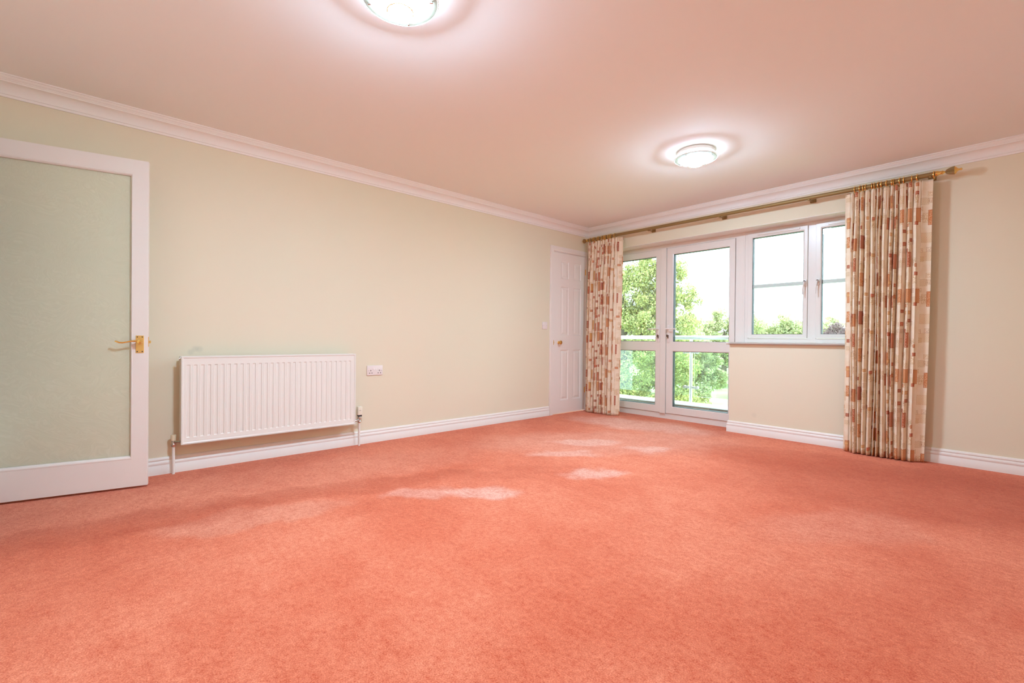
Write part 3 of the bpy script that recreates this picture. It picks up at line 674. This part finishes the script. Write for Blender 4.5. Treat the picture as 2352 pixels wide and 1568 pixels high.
# ------------------------------------------------------------------ radiator
rad = thing('radiator', (.06, -3.78, .2), 'long white double panel radiator on the cream wall', 'radiator')
y0, y1, z0, z1 = -4.380, -3.186, .200, .787
def rpanel(xf, sg):
    n = 29; pitch = (y1 - y0 - .052) / n; ya = y0 + .026
    yl = [(y0 + .002, 0), (y0 + .010, 0), (y0 + .014, .004), (ya, .004)]
    for k in range(n):
        b = ya + k * pitch
        for fr_, d in ((.10, 0), (.19, 1), (.55, 1), (.64, 0), (.78, 0), (.81, .35), (.86, .35), (.89, 0)): yl.append((b + fr_ * pitch, .004 + d * .0055 if d >= 1 else .004 + d * .003))
    yl += [(y1 - .026, .004), (y1 - .014, .004), (y1 - .010, 0), (y1 - .002, 0)]
    zl = [(z0, 0, 0), (z0 + .010, 0, 0), (z0 + .014, .6, 0), (z0 + .044, 1, 0), (z0 + .050, 1, 1), (z1 - .062, 1, 1), (z1 - .056, 1, 0), (z1 - .014, 1, 0), (z1 - .010, 0, 0), (z1 - .003, 0, 0)]
    bm = B(); V = []
    for (z, m1, m2) in zl:
        r = []
        for (y, d) in yl:
            dd = 0 if d == 0 else .004 * m1 + (max(0, d - .004)) * m2 * .8
            r.append(bm.verts.new((xf - sg * dd, y, z)))
        V.append(r)
    for a, b in zip(V, V[1:]):
        for i in range(len(a) - 1): bm.faces.new((a[i], a[i + 1], b[i + 1], b[i]))
    # rolled rim and body behind
    bi = xf - sg * .0125; lo, hi = min(bi, bi - sg * .002), max(bi, bi - sg * .002)
    box(bm, lo, y0 + .001, z0 + .001, hi, y1 - .001, z1 - .004)
    for (a, b, c_, d_) in ((y0, y0 + .004, z0, z1), (y1 - .004, y1, z0, z1)): box(bm, min(xf, bi), a, c_, max(xf, bi), b, d_, .0015)
    for (c_, d_) in ((z0, z0 + .004), (z1 - .005, z1)): box(bm, min(xf, bi), y0, c_, max(xf, bi), y1, d_, .0015)
    return bm
obj('front_panel', rpanel(.122, 1), RADW, rad)
obj('back_panel', rpanel(.044, -1), RADW, rad)
bm = B()
n = 60
for k in range(n):
    y = y0 + .03 + (y1 - y0 - .06) * k / n; xx = (.060, .106) if k % 2 else (.106, .060)
    box(bm, .060, y, z0 + .05, .1075, y + .0012, z1 - .06)
    yy2 = y + (y1 - y0 - .06) / n
    xo = .106 if k % 2 else .060; box(bm, xo, y, z0 + .05, xo + .0012, yy2, z1 - .06)
obj('convector_fins', bm, RADW, rad)
for y in (y0 + .2, y1 - .2):
    bm = B(); box(bm, 0, y - .015, z0 + .06, .046, y + .015, z1 - .1); obj('wall_bracket', bm, RADW, rad)
bm = B(); tube(bm, [(.085, y0 - .001, z0 + .57), (.085, y0 - .008, z0 + .57)], .010, 12); obj('air_vent', bm, CHROME, rad, smooth=True); bm = B()
bm.free()
for q in ((y0 + .004, z0 + .015), (y0 + .004, z1 - .045), (y1 - .03, z0 + .015), (y1 - .03, z1 - .045)):
    bm = B(); box(bm, .058, q[0], q[1], .108, q[0] + .026, q[1] + .03); obj('side_connector', bm, RADW, rad)
# left lockshield valve and pipe
px_, yl_ = .050, -4.412
bm = B(); tube(bm, [(px_, yl_, 0), (px_, yl_, .19)], .0085, 14); obj('pipe', bm, RADW, rad, smooth=True)['label'] = 'white painted pipe'
bm = B(); lathe(bm, [(0, 0), (.0145, 0), (.0155, .004), (.0155, .014), (.012, .018), (.0115, .040), (0, .041)], (px_, yl_, .185), (0, 0, 1), 18)
tube(bm, [(px_, yl_, .214), (px_ + .012, yl_ + .012, .214), (px_ + .028, yl_ + .036, .214)], [.010, .009, .011], 12)
vv = obj('lockshield_valve', bm, CHROME, rad, smooth=True)
bm = B(); lathe(bm, [(0, 0), (.0135, 0), (.0160, .034), (.0150, .038), (0, .038)], (px_, yl_, .224), (0, 0, 1), 20); obj('valve_cap', bm, CREAMP, vv, smooth=True)['label'] = 'cream plastic cap'
# right thermostatic valve and pipe
yr_ = -3.122
bm = B(); tube(bm, [(px_, yr_, 0), (px_, yr_, .20)], .0085, 14); obj('pipe', bm, RADW, rad, smooth=True)
bm = B(); lathe(bm, [(0, 0), (.013, 0), (.014, .004), (.014, .012), (.011, .016), (.011, .030), (.015, .034), (.016, .052), (.013, .058), (0, .058)], (px_, yr_, .195), (0, 0, 1), 18)
tube(bm, [(px_, yr_, .222), (px_ + .02, yr_ - .03, .222), (px_ + .03, yr_ - .062, .222)], [.010, .010, .013], 12)
vv = obj('thermostatic_valve', bm, CHROME, rad, smooth=True)
bm = B(); box(bm, px_ - .019, yr_ - .019, .262, px_ + .019, yr_ + .021, .335, .005, 2); box(bm, px_ + .0185, yr_ - .014, .300, px_ + .0205, yr_ + .008, .332)
obj('thermostat_head', bm, CREAMP if 0 else simple('ivory_plastic', (.84, .78, .64), .4), vv, smooth=True)
bm = B(); box(bm, px_ - .015, yr_ - .014, .250, px_ + .017, yr_ + .018, .264, .002); obj('collar', bm, DARK, vv); bm = B(); box(bm, px_ + .0192, yr_ - .010, .301, px_ + .0212, yr_ + .006, .303); obj('scale_mark', bm, DARK, vv)

# ------------------------------------------------------------------ socket and switch
so = thing('wall_socket', (0, -2.962, .634), 'white double three pin wall socket right of the radiator', 'socket')
bm = B(); box(bm, 0, -3.035, .591, .009, -2.889, .677, .0025, 2); obj('plate', bm, PLASTIC, so, smooth=True)
for c in (-3.020 + .0, -2.930):
    pass
for cy in (-3.001, -2.921):
    for dy, dz, hw, hh in ((0, .026, .003, .005), (-.011, .004, .0045, .003), (.011, .004, .0045, .003)):
        bm = B(); yy = cy + dy; zz = .607 + dz
        box(bm, .0088, yy - hw, zz - hh, .0094, yy + hw, zz + hh); obj('pin_hole', bm, HOLE, so)
for cy in (-2.973, -2.953):
    bm = B(); v = [(.009, cy - .007, .658), (.009, cy + .007, .658), (.0135, cy + .007, .640), (.0135, cy - .007, .640), (.009, cy + .007, .640), (.009, cy - .007, .640)]
    vs = [bm.verts.new(p) for p in v]
    for f in ((0, 1, 2, 3), (3, 2, 4, 5), (0, 3, 5), (1, 4, 2), (0, 5, 4, 1)): bm.faces.new([vs[i] for i in f])
    obj('rocker_switch', bm, PLASTIC, so)
for cy in (-3.020, -2.902):
    bm = B(); lathe(bm, [(.003, 0), (.003, .0006), (0, .0007)], (.0088, cy, .632), (1, 0, 0), 12); obj('screw', bm, simple('screw_grey', (.35, .3, .28), .5, .5) if 'screw_grey' not in MATS else MATS['screw_grey'], so)
sw = thing('light_switch', (0, -.80, 1.087), 'small square white wall plate left of the six panel door', 'switch')
bm = B(); box(bm, 0, -.843, 1.044, .009, -.757, 1.130, .0025, 2); obj('plate', bm, PLASTIC, sw, smooth=True)
bm = B(); box(bm, .0085, -.810, 1.075, .012, -.790, 1.100, .001); obj('rocker_switch', bm, PLASTIC, sw)
for cy in (-.830, -.770):
    bm = B(); lathe(bm, [(.003, 0), (.003, .0006), (0, .0007)], (.0088, cy, 1.087), (1, 0, 0), 12); obj('screw', bm, MATS['screw_grey'], sw)

# ------------------------------------------------------------------ ceiling lights
def light(x, y, lab, rot, bowl):
    t = thing('ceiling_light', (x, y, H), lab, 'ceiling light', rotz=rot)
    zr = 2.300 - H   # rim height in local coordinates
    bm = B(); lathe(bm, [(0, 0), (.128, 0), (.136, -.008), (.136, -.026), (.128, -.032), (0, -.032)], (0, 0, 0), (0, 0, 1), 56)
    obj('base_plate', bm, WHITE, t, local=True, smooth=True)
    bm = B()
    P = [(.150, zr + .002), (.140, zr - .001), (.124, zr - .004), (.124, zr - .0075), (.140, zr - .005), (.151, zr - .002)]
    rings = [[(r * math.cos(2 * PI * k / 64), r * math.sin(2 * PI * k / 64), z) for k in range(64)] for r, z in P]; loft(bm, rings, loop=True)
    di = obj('glass_dish', bm, DISH, t, local=True, smooth=True)
    bm = B(); torus(bm, (0, 0, zr), .1525, .0030, (0, 0, 1), 64, 8); obj('dish_rim', bm, DISHR, di, local=True, smooth=True)
    bm = B(); prof = []
    for k in range(0, 26):
        a = k / 25; prof.append((.123 * (1 - a), zr - .003 - .045 * min(1, a / .60) ** 1.1))
        V = [[bm.verts.new((max(r, 1e-4) * math.cos(2 * PI * k / 56), max(r, 1e-4) * math.sin(2 * PI * k / 56), z)) for k in range(56)] for r, z in prof]
    for a, b in zip(V, V[1:]):
        for i in range(56): bm.faces.new((a[i], a[(i + 1) % 56], b[(i + 1) % 56], b[i]))
    bm.faces.new(V[-1])
    rf = B(); lathe(rf, [(0, zr - .0035), (.1262, zr - .0035), (.1262, zr + .010), (0, zr + .010)], (0, 0, 0), (0, 0, 1), 56); obj('fill_disc', rf, GLOW, t, local=True, smooth=True)  # added hidden disc: closes the bowl top and glows onto the ceiling
    obj('diffuser', bm, bowl, t, local=True, smooth=True)['label'] = 'glowing white opal glass bowl'
    bm = B(); torus(bm, (0, 0, zr - .0475), .0515, .0032, (0, 0, 1), 48, 8); obj('trim_ring', bm, BRASSP, t, local=True, smooth=True)['label'] = 'thin brass ring on the bowl'
    for k in range(4):
        a = k * PI / 2 + .3; bm = B(); ca, sa = math.cos(a), math.sin(a)
        tube(bm, [(.130 * ca, .130 * sa, -.02), (.130 * ca, .130 * sa, zr - .012)], .004, 10); tube(bm, [(.120 * ca, .120 * sa, zr - .012), (.134 * ca, .134 * sa, zr - .012)], .0042, 8)
        obj('clip', bm, CHROME, t, local=True, smooth=True)
    return t
light(2.133, -3.887, 'round glowing ceiling light cut off by the top edge of the photo', .5, BOWL)
light(2.173, -1.426, 'round glowing ceiling light nearer the balcony doors, seen whole', 1.2, BOWL2)

# ------------------------------------------------------------------ balcony
bm = B(); box(bm, -3, .3, -.35, 4.6, .625, -.06)
tag(obj('balcony_floor', bm, COPING, at=(0, .45, -.06)), 'pale balcony floor outside the glazed doors', 'balcony floor', kind='structure')
kb = thing('balcony_kerb', (.8, .75, -.06), 'low stone kerb with white coping at the balcony edge', 'kerb', kind='structure')
bm = B(); box(bm, -3, .625, -.35, 4.6, .85, .122); obj('stone_upstand', bm, STONE, kb)
bm = B(); box(bm, -3, .610, .122, 4.6, .868, .135, .003); obj('coping', bm, COPING, kb)
RYY = .80
rl = thing('balcony_railing', (1.035, RYY, .135), 'steel and glass balcony railing beyond the balcony doors', 'railing')
bm = B(); tube(bm, [(-3, RYY, .958), (4.6, RYY, .958)], .025, 16); obj('handrail', bm, STEEL, rl, smooth=True)
for k in range(-3, 3):
    x = 1.035 + k * 1.40
    bm = B(); tube(bm, [(x, RYY, .137), (x, RYY, .940)], .0190, 16); lathe(bm, [(.030, 0), (.030, .005), (.02, .008), (0, .008)], (x, RYY, .135), (0, 0, 1), 24); po = obj('post', bm, STEEL, rl, smooth=True)
    for sg in (-1, 1):
        for z in (.330, .775):
            bm = B(); box(bm, min(x, x + sg * .083), RYY - .012, z - .014, max(x, x + sg * .083), RYY + .012, z + .014, .003); tube(bm, [(x + sg * .083, RYY - .018, z), (x + sg * .083, RYY + .018, z)], .020, 16)
            obj('glass_clamp', bm, STEEL, po, smooth=True)
    if k < 2:
        bm = B(); box(bm, x + .045, RYY - .005, .221, x + 1.40 - .045, RYY + .005, .905); obj('glass_panel', bm, BGLASS, rl)

# ------------------------------------------------------------------ garden and trees
GZ = -3.0
bm = B(); n = 24
V = [[bm.verts.new((-90 + 150 * i / n, 1.5 + 120 * j / n, GZ + (.5 * math.sin(i * .8) * math.cos(j * .6) + .02 * max(0, j - 8)) * (j > 1))) for i in range(n + 1)] for j in range(n + 1)]
for j in range(n):
    for i in range(n): bm.faces.new((V[j][i], V[j][i + 1], V[j + 1][i + 1], V[j + 1][i]))
struct('lawn', bm, LAWN, 'bright green lawn beyond and below the balcony', 'lawn', True)
CAMP = Vector((3.857, -4.8172))
def tree(name, lab, cat, base, clumps, nleaf, ls, mat, seed, trunk_r=.2, group=None, squash=.85):
    rnd = random.Random(seed); bx, by = base
    view = (Vector(base) - CAMP).normalized(); rt = Vector((view.y, -view.x))
    t = thing(name, (bx, by, GZ), lab, cat, group=group)
    verts, faces = [], []
    vols = [c[3] ** 2 for c in clumps]; tv = sum(vols)
    for (a, dpt, z, r), vv in zip(clumps, vols):
        cx, cy = rt.x * a + view.x * dpt, rt.y * a + view.y * dpt
        sub = []
        for _ in range(26):
            e = Vector((rnd.gauss(0, 1), rnd.gauss(0, 1), rnd.gauss(0, 1))).normalized() * r * rnd.random() ** .45 * .85
            sub.append((e.x, e.y, e.z, rnd.uniform(.16, .38) * r))
        for _ in range(int(nleaf * vv / tv)):
            sx, sy, sz, sr = rnd.choice(sub)
            d = Vector((rnd.gauss(0, 1), rnd.gauss(0, 1), rnd.gauss(0, 1))).normalized() * sr * rnd.random() ** .35
            p = Vector((cx + sx + d.x, cy + sy + d.y, z - GZ + (sz + d.z) * squash))
            nrm = Vector((rnd.gauss(0, 1), rnd.gauss(0, 1), rnd.gauss(.5, 1))).normalized(); x, y = frame_of(nrm)
            a2 = rnd.uniform(0, PI); x, y = x * math.cos(a2) + y * math.sin(a2), y * math.cos(a2) - x * math.sin(a2)
            l = ls * rnd.uniform(.6, 1.3); b0 = len(verts)
            verts += [p - x * l, p + y * l * .45 - x * l * .1, p + x * l, p - y * l * .45 - x * l * .1]; faces.append((b0, b0 + 1, b0 + 2, b0 + 3))
    me = bpy.data.meshes.new('foliage'); me.from_pydata([tuple(v) for v in verts], [], faces); me.materials.append(mat)
    o = bpy.data.objects.new('foliage', me); COL.objects.link(o); o.parent = t
    bm = B(); top = max(c[2] for c in clumps) - GZ
    tube(bm, [(0, 0, -.7), (.05, .03, top * .3), (-.05, .1, top * .6), (.05, 0, top * .85)], [trunk_r, trunk_r * .8, trunk_r * .5, trunk_r * .15], 10)
    for (a, dpt, z, r) in clumps:
        p = Vector((rt.x * a + view.x * dpt, rt.y * a + view.y * dpt, z - GZ)); q = Vector((0, 0, min(p.z * .6, top * .7)))
        if p.z > 1 and (p - q).length > .3: tube(bm, [q, q.lerp(p, .5) + Vector((0, 0, -.1)), p], [trunk_r * .26, trunk_r * .13, trunk_r * .04], 6)
    obj('trunk', bm, BARK, t, local=True, smooth=True)
    return t
def at(px, dist):   # a bearing through the room measured from the photograph, turned into a place in the garden
    d = F + R * ((px - 1176) / 1064.6); d = Vector((d.x, d.y)).normalized(); return (CAMP.x + d.x * dist, CAMP.y + d.y * dist)
tree('tree', 'tall green tree filling the left-hand balcony door panes', 'tree', (-8.57, 13.34),
     [(2.0, 0, 4.1, .95), (2.7, 0, 2.9, .9), (1.0, .5, 4.4, 1.0), (2.4, 0, 1.6, 1.2), (0, 0, 3.4, 1.5), (-1.6, 0, 3.8, 1.7), (-2.6, 0, 1.5, 2.0), (.5, -.5, .8, 1.7),
      (2.0, -.5, -.2, 1.5), (-1.0, 0, -1.0, 2.2), (2.4, -.5, -1.5, 1.2), (.4, -.5, -1.8, 1.5), (-3.6, .5, 3.0, 1.8), (1.6, .3, 3.2, 1.1), (.3, .3, 2.2, 1.7), (-1.2, .3, 2.4, 1.8), (1.5, .3, 2.3, 1.2)], 130000, .062, LEAF_A, 1, .28)
tree('bush', 'bushy green shrub on the lawn low behind the railing post', 'bush', at(1592, 27),
     [(-.3, 0, 1.0, 1.1), (.4, 0, .1, 1.1), (.9, 0, -.9, 1.0), (-.6, 0, -.6, 1.3), (.3, 0, -1.9, 1.1), (-.8, 0, -2.2, 1.0)], 26000, .085, LEAF_B, 2, .15)
tree('tree', 'pale round willow right of the tall tree in the balcony door', 'tree', at(1662, 42),
     [(0, 0, 2.6, 1.5), (-1.5, 0, 1.6, 1.4), (1.5, 0, 2.1, 1.6), (0, 0, .6, 1.9), (-1.6, 0, -.4, 1.6), (1.8, 0, -.3, 1.9)], 36000, .10, LEAF_B, 3, .25)
tree('tree', 'rounded light green tree low in the left casement pane', 'tree', at(1800, 45),
     [(0, 0, 2.2, 1.5), (-1.3, 0, 1.3, 1.4), (1.4, 0, 1.7, 1.5), (-.4, 0, .2, 2.0), (1.8, 0, .3, 1.8), (2.8, 0, 2.0, 1.3), (.6, 0, 1.2, 1.6)], 26000, .11, LEAF_B, 4, .25)
tree('tree', 'small yellow green tree top at the left of the casement pane', 'tree', at(1732, 58),
     [(0, 0, 2.1, 1.0), (-1.6, 0, 1.2, 1.4), (1.3, 0, 1.6, 1.0), (0, 0, .2, 1.9)], 16000, .12, LEAF_B, 5, .22)
tree('tree', 'copper coloured tree low in the right casement pane', 'tree', at(1935, 40),
     [(0, 0, 1.3, 1.3), (-1.1, 0, .9, 1.1), (1.4, 0, 1.4, 1.3), (0, 0, .2, 1.8), (2.8, 0, .8, 1.6)], 24000, .10, LEAF_C, 6, .22)
tree('tree', 'light green tree top just left of the copper coloured tree', 'tree', at(1872, 50),
     [(0, 0, 1.9, 1.1), (-1.3, 0, 1.6, 1.1), (1.2, 0, 1.2, 1.2), (0, 0, .2, 1.6)], 9000, .15, LEAF_B, 9, .22)
tree('hedge', 'long green boundary hedge behind the trees at the far side of the lawn', 'hedge', at(1640, 70),
     [(-26 + 3.4 * k, random.uniform(-1, 1), -.6 + .8 * math.sin(k * 1.7), 2.4) for k in range(18)], 24000, .22, LEAF_A, 7, .2)
tree('tree', 'dark leafy tree behind the tall tree, seen low in the left-hand panes', 'tree', at(1420, 34),
     [(-3, 0, 1.5, 2.3), (0, 0, .8, 2.4), (2.6, 0, .2, 1.8), (-1, 0, -1.4, 2.2), (2.2, 0, -1.6, 1.7), (-5, 0, 0, 2.4)], 20000, .16, LEAF_A, 8, .25)
